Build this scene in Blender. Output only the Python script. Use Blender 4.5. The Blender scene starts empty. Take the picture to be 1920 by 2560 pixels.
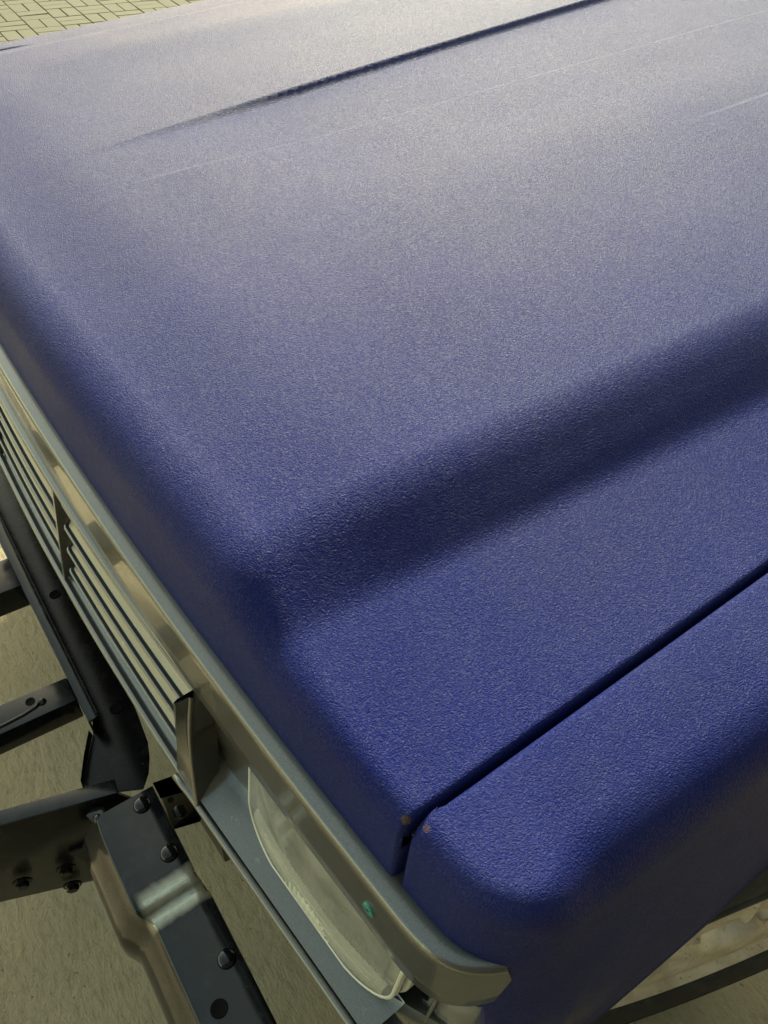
import bpy, bmesh, math, random
import numpy as np
from mathutils import Vector, Matrix

C = bpy.context.scene.collection
S = bpy.context.scene
random.seed(7)
rng = np.random.default_rng(7)

# ------------------------------------------------------------------ camera
cam = bpy.data.cameras.new('camera')
co = bpy.data.objects.new('camera', cam); C.objects.link(co)
RIGHT = Vector((0.571, 0.819, 0.057)); DOWN = Vector((0.613, -0.380, -0.692)); FWD = Vector((-0.545, 0.430, -0.719))
FWD.normalize(); RIGHT = (RIGHT - FWD * RIGHT.dot(FWD)).normalized(); UP = RIGHT.cross(FWD)
M = Matrix((RIGHT, UP, -FWD)).transposed().to_4x4()
M.translation = (0.829, -0.082, 1.559)
co.matrix_world = M
cam.sensor_fit = 'HORIZONTAL'; cam.sensor_width = 36.0
cam.lens = 36.0 * 1927.1 / 1920.0
cam.clip_start = 0.02; cam.clip_end = 1000
S.camera = co

# ------------------------------------------------------------------ light
SUN_AZ = Vector((-0.83, 0.56, 0)).normalized()      # direction towards the sun, on the ground
SUN_EL = math.radians(37)
w = bpy.data.worlds.new('World'); S.world = w; w.use_nodes = True
nt = w.node_tree
sky = nt.nodes.new('ShaderNodeTexSky'); sky.sky_type = 'NISHITA'; sky.sun_disc = False
sky.sun_elevation = SUN_EL
sky.sun_rotation = math.atan2(SUN_AZ.x, SUN_AZ.y)
sky.air_density = 1.0; sky.dust_density = 0.8; sky.ozone_density = 1.0; sky.altitude = 100
bg = nt.nodes['Background']; bg.inputs['Strength'].default_value = 0.15
wb = nt.nodes.new('ShaderNodeMix'); wb.data_type = 'RGBA'; wb.blend_type = 'MULTIPLY'; wb.inputs[0].default_value = 1.0
wb.inputs[7].default_value = (1.27, 1.03, 0.58, 1)           # camera's white balance, the same over the whole sky
nt.links.new(sky.outputs['Color'], wb.inputs[6]); nt.links.new(wb.outputs[2], bg.inputs['Color'])
sl = bpy.data.lights.new('sun', 'SUN'); sl.energy = 2.4; sl.angle = math.radians(4)
sl.color = (1.0, 0.99, 0.76)
so = bpy.data.objects.new('sun', sl); C.objects.link(so)
sd = Vector((SUN_AZ.x * math.cos(SUN_EL), SUN_AZ.y * math.cos(SUN_EL), math.sin(SUN_EL)))
so.rotation_euler = sd.to_track_quat('Z', 'Y').to_euler()
so.location = sd * 20
S.view_settings.view_transform = 'Standard'; S.view_settings.look = 'None'
S.view_settings.exposure = 1.8; S.view_settings.gamma = 1.0

# ------------------------------------------------------------------ materials
def mat(name):
    m = bpy.data.materials.new(name); m.use_nodes = True
    t = m.node_tree; b = t.nodes['Principled BSDF']
    return m, t, b
def N(t, kind, **kw):
    n = t.nodes.new(kind)
    for k, v in kw.items():
        if k in n.inputs: n.inputs[k].default_value = v
        else: setattr(n, k, v)
    return n
def L(t, a, b): t.links.new(a, b)
def objco(t, scale=None):
    tc = N(t, 'ShaderNodeTexCoord')
    if scale is None: return tc.outputs['Object']
    mp = N(t, 'ShaderNodeMapping'); mp.inputs['Scale'].default_value = scale
    L(t, tc.outputs['Object'], mp.inputs['Vector']); return mp.outputs['Vector']
def noise(t, vec, scale, detail=3, rough=0.5, dist=0.0):
    n = N(t, 'ShaderNodeTexNoise'); n.inputs['Scale'].default_value = scale
    n.inputs['Detail'].default_value = detail; n.inputs['Roughness'].default_value = rough
    n.inputs['Distortion'].default_value = dist
    L(t, vec, n.inputs['Vector']); return n.outputs['Fac']
def ramp(t, fac, a, b, ca=(0, 0, 0, 1), cb=(1, 1, 1, 1)):
    r = N(t, 'ShaderNodeValToRGB'); r.color_ramp.elements[0].position = a; r.color_ramp.elements[1].position = b
    r.color_ramp.elements[0].color = ca; r.color_ramp.elements[1].color = cb
    L(t, fac, r.inputs['Fac']); return r.outputs['Color']
def mix(t, fac, a, b, blend='MIX'):
    n = N(t, 'ShaderNodeMix'); n.data_type = 'RGBA'; n.blend_type = blend
    for sock, v in ((n.inputs[0], fac), (n.inputs[6], a), (n.inputs[7], b)):
        if isinstance(v, (int, float)): sock.default_value = v
        elif isinstance(v, tuple): sock.default_value = v if len(v) == 4 else (*v, 1)
        else: L(t, v, sock)
    return n.outputs[2]
def math_(t, op, a, b=None):
    n = N(t, 'ShaderNodeMath'); n.operation = op
    for i, v in enumerate((a, b)):
        if v is None: continue
        if isinstance(v, (int, float)): n.inputs[i].default_value = v
        else: L(t, v, n.inputs[i])
    return n.outputs[0]
def bump(t, h, strength, dist, prev=None):
    n = N(t, 'ShaderNodeBump'); n.inputs['Strength'].default_value = strength; n.inputs['Distance'].default_value = dist
    L(t, h, n.inputs['Height'])
    if prev: L(t, prev, n.inputs['Normal'])
    return n.outputs['Normal']
def near(t, vec, p, r0, r1):
    d = N(t, 'ShaderNodeVectorMath'); d.operation = 'DISTANCE'; L(t, vec, d.inputs[0]); d.inputs[1].default_value = p
    mr = N(t, 'ShaderNodeMapRange'); mr.inputs['From Min'].default_value = r0; mr.inputs['From Max'].default_value = r1
    mr.inputs['To Min'].default_value = 1; mr.inputs['To Max'].default_value = 0
    L(t, d.outputs['Value'], mr.inputs['Value']); return mr.outputs['Result']

# coarse textured blue coating, with chipped paint by the bonnet corner and dust low on the wing
def make_blue():
    m, t, b = mat('textured_blue_coating'); v = objco(t)
    g1 = noise(t, v, 1250, 1, 0.5); g2 = noise(t, v, 640, 1, 0.5); big = noise(t, v, 9, 3)
    vo = N(t, 'ShaderNodeTexVoronoi'); vo.feature = 'F1'; vo.inputs['Scale'].default_value = 960; L(t, v, vo.inputs['Vector'])
    sep = N(t, 'ShaderNodeSeparateColor'); L(t, vo.outputs['Color'], sep.inputs[0])
    grain = sep.outputs[0]; glint = sep.outputs[1]           # each droplet of the sprayed coat is its own shade and gloss
    h = math_(t, 'ADD', math_(t, 'MULTIPLY', g1, 0.8), math_(t, 'ADD', math_(t, 'MULTIPLY', g2, 0.8), math_(t, 'MULTIPLY', grain, 0.12)))
    col = mix(t, ramp(t, big, 0.3, 0.7), (0.0062, 0.0120, 0.096), (0.0074, 0.0138, 0.107))
    col = mix(t, 1.0, col, ramp(t, grain, 0.0, 1.0, (0.86, 0.86, 0.88, 1), (1.14, 1.14, 1.12, 1)), 'MULTIPLY')
    # chips
    chipn = noise(t, v, 130, 4, 0.65)
    c1 = near(t, v, (0.7125, 0.058, 1.117), 0.0, 0.0062); c2 = near(t, v, (0.7015, 0.0535, 1.113), 0.0, 0.0050)
    chip = ramp(t, math_(t, 'MULTIPLY', math_(t, 'MAXIMUM', c1, c2), math_(t, 'SUBTRACT', math_(t, 'MULTIPLY', chipn, 2.2), 0.35)), 0.22, 0.36)
    col = mix(t, math_(t, 'MULTIPLY', chip, 0.8), col, (0.095, 0.058, 0.026, 1))
    film = ramp(t, noise(t, v, 3.2, 6, 0.7), 0.42, 0.75)
    col = mix(t, math_(t, 'MULTIPLY', film, 0.055), col, (0.24, 0.23, 0.19, 1))
    # dust at the foot of the wing
    dn = noise(t, objco(t, (1, 1, 0.6)), 38, 5, 0.7)
    d = near(t, v, (0.815, 0.13, 0.80), 0.02, 0.20)
    dust = math_(t, 'MULTIPLY', ramp(t, math_(t, 'MULTIPLY', d, dn), 0.27, 0.50), 0.45)
    col = mix(t, dust, col, (0.17, 0.155, 0.11, 1))
    L(t, col, b.inputs['Base Color'])
    rr = math_(t, 'ADD', math_(t, 'ADD', 0.41, math_(t, 'MULTIPLY', noise(t, v, 5, 5, 0.65), 0.10)), math_(t, 'MULTIPLY', dust, 0.4)); L(t, rr, b.inputs['Roughness'])
    L(t, math_(t, 'ADD', 0.062, math_(t, 'MULTIPLY', math_(t, 'POWER', glint, 2.0), 0.155)), b.inputs['Specular IOR Level'])
    L(t, bump(t, h, 1.0, 0.0011), b.inputs['Normal'])
    return m
def make_silver():
    m, t, b = mat('grey_metallic_paint'); v = objco(t)
    fl = noise(t, v, 1600, 1); dirt = noise(t, v, 60, 5, 0.7); big = noise(t, v, 14, 3)
    col = mix(t, ramp(t, fl, 0.35, 0.7), (0.125, 0.124, 0.114), (0.200, 0.199, 0.184))
    col = mix(t, ramp(t, dirt, 0.66, 0.74), col, (0.30, 0.28, 0.22, 1))
    L(t, col, b.inputs['Base Color']); b.inputs['Metallic'].default_value = 0.8; b.inputs['Specular IOR Level'].default_value = 0.3
    L(t, ramp(t, big, 0.3, 0.7, (0.31, 0.31, 0.31, 1), (0.37, 0.37, 0.37, 1)), b.inputs['Roughness'])
    b.inputs['Coat Weight'].default_value = 0.55; b.inputs['Coat Roughness'].default_value = 0.04; b.inputs['Coat IOR'].default_value = 1.45
    return m
def make_black(name, col, rough, dusty=0.0, bend_shine=False):
    m, t, b = mat(name); v = objco(t)
    n1 = noise(t, v, 40, 5, 0.65); n2 = noise(t, v, 300, 3)
    c = mix(t, ramp(t, n1, 0.5, 0.75), (*col, 1), tuple(x * 1.5 + 0.012 for x in col) + (1,))
    sp = math_(t, 'MULTIPLY', ramp(t, noise(t, v, 240, 3, 0.7), 0.66, 0.72), dusty)
    c = mix(t, sp, c, (0.16, 0.145, 0.10, 1))
    b.inputs['Specular IOR Level'].default_value = 0.40 if rough < 0.15 else 0.20
    if bend_shine:                       # bright metal colour painted over the bend as its highlight
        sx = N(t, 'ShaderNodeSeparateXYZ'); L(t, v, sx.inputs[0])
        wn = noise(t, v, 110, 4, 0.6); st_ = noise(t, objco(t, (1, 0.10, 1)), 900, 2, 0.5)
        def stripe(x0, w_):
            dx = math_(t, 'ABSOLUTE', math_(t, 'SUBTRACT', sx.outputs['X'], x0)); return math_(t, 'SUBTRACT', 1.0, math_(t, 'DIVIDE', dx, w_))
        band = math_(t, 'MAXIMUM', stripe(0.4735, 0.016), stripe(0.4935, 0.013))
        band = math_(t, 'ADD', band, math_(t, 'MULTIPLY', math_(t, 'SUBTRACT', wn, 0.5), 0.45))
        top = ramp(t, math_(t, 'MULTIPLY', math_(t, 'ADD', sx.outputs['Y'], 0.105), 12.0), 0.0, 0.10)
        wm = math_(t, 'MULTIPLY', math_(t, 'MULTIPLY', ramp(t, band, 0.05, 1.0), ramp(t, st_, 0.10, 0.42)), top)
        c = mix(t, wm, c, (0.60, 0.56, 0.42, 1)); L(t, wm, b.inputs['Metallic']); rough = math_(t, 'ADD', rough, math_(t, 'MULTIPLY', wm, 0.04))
    L(t, c, b.inputs['Base Color'])
    L(t, math_(t, 'ADD', rough, math_(t, 'MULTIPLY', n1, 0.10)), b.inputs['Roughness'])
    L(t, bump(t, noise(t, v, 18, 2), 0.12, 0.006), b.inputs['Normal'])
    return m
def make_plain(name, col, rough, metallic=0.0, spec=0.5, var=0.15, scale=30, bumps=0.0):
    m, t, b = mat(name); v = objco(t); n1 = noise(t, v, scale, 5, 0.6)
    c = mix(t, ramp(t, n1, 0.3, 0.7), tuple(x * (1 - var) for x in col) + (1,), tuple(x * (1 + var) for x in col) + (1,))
    L(t, c, b.inputs['Base Color']); b.inputs['Roughness'].default_value = rough; b.inputs['Metallic'].default_value = metallic
    b.inputs['Specular IOR Level'].default_value = spec
    if bumps: L(t, bump(t, n1, 0.5, bumps), b.inputs['Normal'])
    return m
def make_concrete():
    m, t, b = mat('rough_trowelled_concrete'); v = objco(t)
    sv = objco(t, (1.0, 2.2, 1.0))
    n1 = noise(t, sv, 34, 8, 0.72, 0.15); n2 = noise(t, v, 150, 4, 0.65); n3 = noise(t, v, 4, 4); n4 = noise(t, v, 420, 2)
    col = mix(t, ramp(t, n3, 0.3, 0.7), (0.520, 0.440, 0.285), (0.570, 0.486, 0.320))
    col = mix(t, ramp(t, n2, 0.58, 0.80), col, (0.39, 0.325, 0.20, 1))
    col = mix(t, ramp(t, n1, 0.36, 0.50, (0.42, 0.42, 0.42, 1), (0, 0, 0, 1)), col, (0.27, 0.222, 0.135, 1))  # relief hollows darkened in colour to stand for their small shadows
    col = mix(t, ramp(t, n4, 0.60, 0.72, (0, 0, 0, 1), (0.35, 0.35, 0.35, 1)), col, (0.52, 0.46, 0.33, 1))
    pits = ramp(t, noise(t, v, 70, 2), 0.26, 0.295, (1, 1, 1, 1), (0, 0, 0, 1))
    col = mix(t, math_(t, 'MULTIPLY', pits, 0.55), col, (0.09, 0.08, 0.06, 1))
    L(t, col, b.inputs['Base Color']); b.inputs['Roughness'].default_value = 0.9
    b.inputs['Specular IOR Level'].default_value = 0.2
    smear = noise(t, objco(t, (0.35, 1.6, 1.0)), 70, 3, 0.6, 0.3)
    h = math_(t, 'ADD', math_(t, 'MULTIPLY', n1, 1.2), math_(t, 'MULTIPLY', n2, 0.20))
    h = math_(t, 'ADD', h, math_(t, 'MULTIPLY', ramp(t, smear, 0.60, 0.66), 0.08))
    h = math_(t, 'SUBTRACT', h, math_(t, 'MULTIPLY', pits, 0.15))
    L(t, bump(t, h, 1.0, 0.024), b.inputs['Normal'])
    return m
def make_paver():
    m, t, b = mat('sandy_concrete_paver'); v = objco(t)
    oi = N(t, 'ShaderNodeObjectInfo')
    geo = N(t, 'ShaderNodeNewGeometry')
    n1 = noise(t, v, 160, 4, 0.6)
    n2 = noise(t, geo.outputs['Position'], 1.6, 3)
    col = mix(t, ramp(t, n1, 0.3, 0.7), (0.110, 0.102, 0.064), (0.130, 0.121, 0.078))
    col = mix(t, math_(t, 'MULTIPLY', oi.outputs['Random'], 0.35), col, (0.098, 0.090, 0.060, 1))
    col = mix(t, math_(t, 'MULTIPLY', ramp(t, n2, 0.35, 0.7), 0.3), col, (0.088, 0.081, 0.052, 1))
    L(t, col, b.inputs['Base Color']); b.inputs['Roughness'].default_value = 0.85
    b.inputs['Specular IOR Level'].default_value = 0.25
    L(t, bump(t, n1, 0.4, 0.002), b.inputs['Normal'])
    return m
def make_lens(name, col, haze, rough):
    """thin hazed pane: see-through, mirror sheen by Fresnel, a little milky scatter"""
    m, t, b = mat(name); v = objco(t)
    t.nodes.remove(b); out = next(n for n in t.nodes if n.type == 'OUTPUT_MATERIAL')
    tr = N(t, 'ShaderNodeBsdfTransparent'); tr.inputs['Color'].default_value = (*col, 1)
    gl = N(t, 'ShaderNodeBsdfGlossy'); gl.inputs['Roughness'].default_value = rough
    df = N(t, 'ShaderNodeBsdfDiffuse'); df.inputs['Color'].default_value = (0.74, 0.74, 0.67, 1)
    fr = N(t, 'ShaderNodeFresnel'); fr.inputs['IOR'].default_value = 1.42
    n1 = noise(t, v, 26, 5, 0.6)
    m1 = N(t, 'ShaderNodeMixShader'); L(t, math_(t, 'MULTIPLY', n1, haze * 2), m1.inputs[0]); L(t, tr.outputs[0], m1.inputs[1]); L(t, df.outputs[0], m1.inputs[2])
    m2 = N(t, 'ShaderNodeMixShader'); L(t, fr.outputs[0], m2.inputs[0]); L(t, m1.outputs[0], m2.inputs[1]); L(t, gl.outputs[0], m2.inputs[2])
    L(t, m2.outputs[0], out.inputs['Surface'])
    return m

BLUE = make_blue(); SILVER = make_silver()
BLACK = make_black('gloss_black_chassis_paint', (0.006, 0.0078, 0.009), 0.06, 0.2)
BEND_BLACK = make_black('bend_highlight_black_paint', (0.006, 0.0078, 0.009), 0.07, 0.2, True)
BLACKD = make_black('dusty_black_chassis_paint', (0.005, 0.0052, 0.0048), 0.20, 0.4)
DARK = make_plain('dark_engine_bay', (0.006, 0.006, 0.006), 0.8, spec=0.1)
CONC = make_concrete(); PAV = make_paver()
JOINT = make_plain('dark_joint_sand', (0.058, 0.053, 0.031), 0.95, spec=0.1, scale=90, bumps=0.004)
SOIL = make_plain('pale_dry_ground', (0.25, 0.22, 0.15), 0.95, spec=0.1, scale=3)
TEAL = make_plain('teal_plastic', (0.035, 0.19, 0.15), 0.35)
LENS = make_lens('hazed_clear_lens', (0.96, 0.96, 0.92), 0.26, 0.06)
LENS2 = make_lens('hazed_corner_lens', (0.92, 0.92, 0.88), 0.30, 0.10)
REFL = make_plain('lamp_reflector', (0.62, 0.61, 0.54), 0.30, metallic=0.85, var=0.05)
MILK = make_plain('milky_lamp_housing', (0.62, 0.62, 0.52), 0.4, var=0.08)
FLUTE = make_plain('fluted_lens_plastic', (0.42, 0.41, 0.35), 0.35, metallic=0.0, var=0.06)
RUST = make_plain('rust', (0.17, 0.070, 0.022), 0.8, var=0.4, scale=120)
GREYB = make_plain('grey_lamp_bracket', (0.17, 0.175, 0.155), 0.35, metallic=0.3)
RUBBER = make_black('dusty_tyre_rubber', (0.030, 0.030, 0.029), 0.55, 0.8)
def make_rim():
    m, t, b = mat('dusty_alloy'); v = objco(t)
    n1 = noise(t, v, 22, 5, 0.65); n2 = noise(t, v, 130, 4, 0.7)
    c = mix(t, ramp(t, n1, 0.35, 0.7), (0.66, 0.59, 0.46), (0.42, 0.34, 0.24))
    c = mix(t, ramp(t, n2, 0.62, 0.70), c, (0.10, 0.085, 0.06, 1))
    L(t, c, b.inputs['Base Color']); b.inputs['Roughness'].default_value = 0.5; b.inputs['Metallic'].default_value = 0.25
    return m
RIM = make_rim()

# ------------------------------------------------------------------ mesh helpers
def link(name, me, m, parent=None, smooth=True):
    o = bpy.data.objects.new(name, me); C.objects.link(o)
    if m is not None and not me.materials: me.materials.append(m)
    if smooth and len(me.polygons): me.polygons.foreach_set('use_smooth', [True] * len(me.polygons))
    if parent is not None: o.parent = parent
    return o
def flip_fix(me):
    bm = bmesh.new(); bm.from_mesh(me); bmesh.ops.recalc_face_normals(bm, faces=bm.faces); bm.to_mesh(me); bm.free()
def grid(name, P, m, parent, cu=False, cv=False, smooth=True, caps=False, fix=True, sharp=None):
    P = np.asarray(P, float); n, k, _ = P.shape
    V = P.reshape(-1, 3); F = []
    for i in range(n if cu else n - 1):
        for j in range(k if cv else k - 1):
            a = i * k + j; b = i * k + (j + 1) % k; c = ((i + 1) % n) * k + (j + 1) % k; d = ((i + 1) % n) * k + j
            F.append((a, b, c, d))
    if caps:
        F.append(tuple(range(k))); F.append(tuple(range((n - 1) * k, n * k)))
    me = bpy.data.meshes.new(name); me.from_pydata(V.tolist(), [], F)
    bm = bmesh.new(); bm.from_mesh(me)
    bmesh.ops.remove_doubles(bm, verts=bm.verts, dist=1e-6)
    if fix: bmesh.ops.recalc_face_normals(bm, faces=bm.faces)
    bm.to_mesh(me); bm.free()
    o = link(name, me, m, parent, smooth)
    if sharp is not None: me.set_sharp_from_angle(angle=math.radians(sharp))
    return o
def prism(name, outline, dirv, m, parent, bev=0.0, seg=2, sharp=35, holes=None):
    """solid from a 3-D polygon outline swept along dirv"""
    bm = bmesh.new()
    vs = [bm.verts.new(p) for p in outline]; f = bm.faces.new(vs)
    r = bmesh.ops.extrude_face_region(bm, geom=[f])
    bmesh.ops.translate(bm, verts=[v for v in r['geom'] if isinstance(v, bmesh.types.BMVert)], vec=Vector(dirv))
    bmesh.ops.recalc_face_normals(bm, faces=bm.faces)
    if bev: bmesh.ops.bevel(bm, geom=list(bm.edges), offset=bev, segments=seg, affect='EDGES', profile=0.6)
    me = bpy.data.meshes.new(name); bm.to_mesh(me); bm.free()
    o = link(name, me, m, parent, True); me.set_sharp_from_angle(angle=math.radians(sharp)); return o
def sweep(name, prof, path, m, parent, closed=True, caps=True, sharp=40):
    """prof: list of (out, up) pairs per station or one list; path: list of (pos, out_dir)"""
    P = []
    for i, (p, od) in enumerate(path):
        pr = prof[i] if isinstance(prof[0][0], (list, tuple)) else prof
        P.append([(p[0] + od[0] * a, p[1] + od[1] * a, p[2] + b) for a, b in pr])
    return grid(name, P, m, parent, cv=closed, caps=caps and closed, sharp=sharp)
def lathe(name, prof, m, parent, seg=24, loc=(0, 0, 0), rot=None, sharp=45):
    P = []
    for i in range(seg):
        a = 2 * math.pi * i / seg
        P.append([(r * math.cos(a), r * math.sin(a), z) for r, z in prof])
    o = grid(name, P, m, parent, cu=True, sharp=sharp)
    o.location = loc
    if rot: o.rotation_euler = rot
    return o
def sm(a, b, x):
    t = np.clip((x - a) / (b - a), 0, 1); return t * t * t * (t * (6 * t - 15) + 10)
def tag(o, label=None, cat=None, group=None, kind=None):
    for k, v in (('label', label), ('category', cat), ('group', group), ('kind', kind)):
        if v: o[k] = v
    return o

# ------------------------------------------------------------------ ground
def sheet(name, x0, x1, y0, y1, z, m, kind='structure', label=None, cat=None):
    me = bpy.data.meshes.new(name); me.from_pydata([(x0, y0, z), (x1, y0, z), (x1, y1, z), (x0, y1, z)], [], [(0, 1, 2, 3)])
    return tag(link(name, me, m, None, False), label, cat, None, kind)
tag(sheet('ground', -400, 400, -400, 400, -0.06, SOIL), 'pale dry ground running out around the paving', 'ground')
# rough concrete slab under the car, really uneven where it is seen
nx, ny = 260, 240
xs = np.linspace(-1.9, 3.2, nx); ys = np.linspace(-2.2, 3.0, ny)
X, Y = np.meshgrid(xs, ys, indexing='ij')
Z = np.zeros_like(X)
for k in range(60):
    fx, fy = rng.normal(0, 9, 2); Z += np.sin(fx * X + fy * Y + rng.uniform(0, 6.28)) * 0.0004
slab = grid('concrete_slab', np.stack([X, Y, Z], -1), CONC, None)
tag(slab, 'rough trowelled sandy concrete under the front of the car', 'concrete', kind='structure')
# dark wall added out of view: it keeps the sky off the near flank
WALLM = make_plain('dark_shade_wall', (0.032, 0.031, 0.027), 0.9, spec=0.2, scale=2)
wm_ = prism('shade_wall', [(2.7, -7.0, -0.05), (2.7, 9.0, -0.05), (2.7, 9.0, 4.8), (2.7, -7.0, 4.8)], (0.3, 0, 0), WALLM, None)
tag(wm_, 'unseen dark wall added to shade the near side of the car', 'wall', kind='structure')
# block paving beyond the far wing
PO = Vector((-5.5346, 1.403, 0)); PA = 1.5382
ca, sa = math.cos(PA), math.sin(PA)
def pav_pt(a, b): return (PO.x + ca * a - sa * b, PO.y + sa * a + ca * b)
pv = sheet('pavement', -14.0, -1.93, -6.0, 9.0, -0.010, JOINT)
tag(pv, 'sandy block paving in basket weave beyond the far wing', 'pavement')
def brick_bm(lx, ly, h=0.05, ch=0.004):
    bm = bmesh.new(); bmesh.ops.create_cube(bm, size=1.0)
    for v in bm.verts: v.co = (v.co.x * lx, v.co.y * ly, (v.co.z - 0.5) * h)
    top = [e for e in bm.edges if all(abs(v.co.z) < 1e-6 for v in e.verts)]
    bmesh.ops.bevel(bm, geom=top, offset=ch, segments=1, affect='EDGES')
    return bm
bbm = brick_bm(0.1955, 0.0955, 0.05, 0.003); bme = bpy.data.meshes.new('paver'); bbm.to_mesh(bme); bme.materials.append(PAV)
stuffV, stuffF = [], []
pvs = []
vv = [tuple(v.co) for v in bme.vertices]; ff = [tuple(p.vertices) for p in bme.polygons]
cells = []
for i in range(-22, 34):
    for j in range(-22, 22):
        cx, cy = pav_pt(.2 * (i + .5), -.2 * (j + .5))
        if cx > -2.1 or cx < -9: continue
        cells.append((math.hypot(cx + 5.15, cy - 1.55), i, j))
cells.sort()
n_ind = 0
for d, i, j in cells:
    for s in (-1, 1):
        if (i + j) % 2 == 0: a, b, r = .2 * (i + .5), -.2 * (j + .5) + s * .05, PA
        else: a, b, r = .2 * (i + .5) + s * .05, -.2 * (j + .5), PA + math.pi / 2
        x, y = pav_pt(a, b); z = rng.normal(0, 0.0008); r += rng.normal(0, 0.006)
        x += rng.normal(0, .0007); y += rng.normal(0, .0007)
        if n_ind < 280:
            o = bpy.data.objects.new('paver', bme); C.objects.link(o); o.parent = pv
            o.location = (x, y, z); o.rotation_euler = (rng.normal(0, .004), rng.normal(0, .004), r); n_ind += 1
        else:
            c_, s_ = math.cos(r), math.sin(r); k0 = len(stuffV)
            stuffV += [(x + c_ * p[0] - s_ * p[1], y + s_ * p[0] + c_ * p[1], p[2] + z) for p in vv]
            stuffF += [tuple(k0 + q for q in f) for f in ff]
me = bpy.data.meshes.new('outer_pavers'); me.from_pydata(stuffV, [], stuffF)
tag(link('outer_pavers', me, PAV, pv, False), kind='stuff')

# ------------------------------------------------------------------ the car
car = bpy.data.objects.new('car', None); C.objects.link(car)
tag(car, 'off-road car with rough textured blue paint, grey grille and the bumper taken off', 'car')

def yf(x): return 0.0115 + 0.0735 * x * x          # bodywork front, in plan
SL = 0.0685
GAP = 0.7045
def z_edge(y): return 1.116 + SL * y
def bevel_step(t, a=0.22, b=0.42):
    n = 1 - a / 2 - b / 2
    return np.where(t < a, t * t / (2 * a), np.where(t < 1 - b, t - a / 2, n - (1 - t) ** 2 / (2 * b))) / n
def z_hood(x, y):
    ax = np.abs(x)
    xb = 0.566 + 0.066 * (y - 0.05); xt = 0.522 + 0.048 * (y - 0.3)
    z = 1.116 + SL * y + 0.010 * np.clip((GAP - ax) / 0.14, 0, 1)
    t = np.clip((xb + 0.006 - ax) / (xb - xt + 0.020), 0, 1)
    z = z + 0.043 * bevel_step(t) * (0.72 + 0.28 * sm(0.03, 0.19, y))
    z = z + 0.002 * (1 - (np.minimum(ax, xt) / xt) ** 2)
    # shallow sunk panel along the middle
    fade = sm(0.12, 0.52, y)
    xf = -np.where(y < 0.26, 0.1229 + 0.145 * (y - 0.26), 0.112 + 0.095 * np.clip((y - 0.2) / 0.9, 1e-6, 1.4) ** 0.8); xn = 0.225
    up = np.clip((x - (xf - 0.002)) / 0.012, 0, 1); up = 1 - (1 - up) ** 1.6
    dn = sm(0.0, 0.20, xn - x)
    z = z - 0.0088 * fade * up * dn
    # centre crease: a tiny step down towards the far side, and one more on the near side further back
    z = z + 0.0034 * np.clip((x + 0.0155) / 0.0062, 0, 1) * sm(0.18, 0.3, y) * (1 - sm(0.0, 0.25, x))
    z = z + 0.0014 * np.clip((x - 0.222) / 0.005, 0, 1) * sm(0.75, 0.95, y) * (1 - sm(0.23, 0.40, x))
    # slight swell on the far shoulder
    z = z + 0.0035 * np.exp(-((x + 0.43) / 0.055) ** 2) * sm(0.1, 0.4, y)
    # side lip rolls down into the shut line
    e = np.clip((ax - (GAP - 0.0042)) / 0.0042, 0, 1)
    z = z - 0.0042 * (1 - np.sqrt(np.clip(1 - e * e, 0, 1)))
    return z

def hood_mesh():
    xs = np.concatenate([np.linspace(-GAP, -0.69, 8), np.linspace(-0.685, -0.25, 50), np.linspace(-0.247, -0.08, 175),
                         np.linspace(-0.075, -0.03, 12), np.linspace(-0.028, 0.004, 17), np.linspace(0.01, 0.20, 24), np.linspace(0.206, 0.24, 14), np.linspace(0.25, 0.48, 30),
                         np.linspace(0.485, 0.62, 34), np.linspace(0.625, 0.69, 10), np.linspace(0.6905, GAP, 10)])
    ytop = np.concatenate([np.linspace(0, 0.25, 34)[1:], np.linspace(0.26, 1.55, 80)])
    cols = []
    for x in xs:
        # corners of the panel are rounded in plan and the front roll tightens towards the sides
        ax = abs(x)
        y0 = yf(x)
        c = max(0.0, ax - (GAP - 0.0035)) / 0.0035
        y0 += 0.0035 * (1 - math.sqrt(max(0.0, 1 - c * c))) * 0.8
        k = float(sm(0.70, 0.44, np.array(ax)))
        ry = 0.016 + 0.032 * k; rz = 0.021 + 0.027 * k
        zt = float(z_hood(np.array(x), np.array(y0 + ry)))
        col = []
        zb = 1.018
        for z in np.linspace(zb, zt - rz, 8)[:-1]: col.append((x, y0, z))
        for a in np.linspace(0, math.pi / 2, 16):
            yy = y0 + ry * (1 - math.cos(a)); col.append((x, yy, zt - SL * 0 - rz * (1 - math.sin(a))))
        # blend the roll onto the top
        for yy in ytop:
            y = y0 + ry + yy * (1.62 - y0 - ry) / 1.55
            col.append((x, y, float(z_hood(np.array(x), np.array(y)))))
        cols.append(col)
    P = np.array(cols)
    # hem at both sides
    hemL = P[0].copy(); hemL[:, 2] -= 0.018; hemR = P[-1].copy(); hemR[:, 2] -= 0.018
    hemL[:8, 1] += 0.015; hemR[:8, 1] += 0.015
    return np.concatenate([hemL[None], P, hemR[None]])
hood = grid('bonnet', hood_mesh(), BLUE, car, sharp=50)

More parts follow.
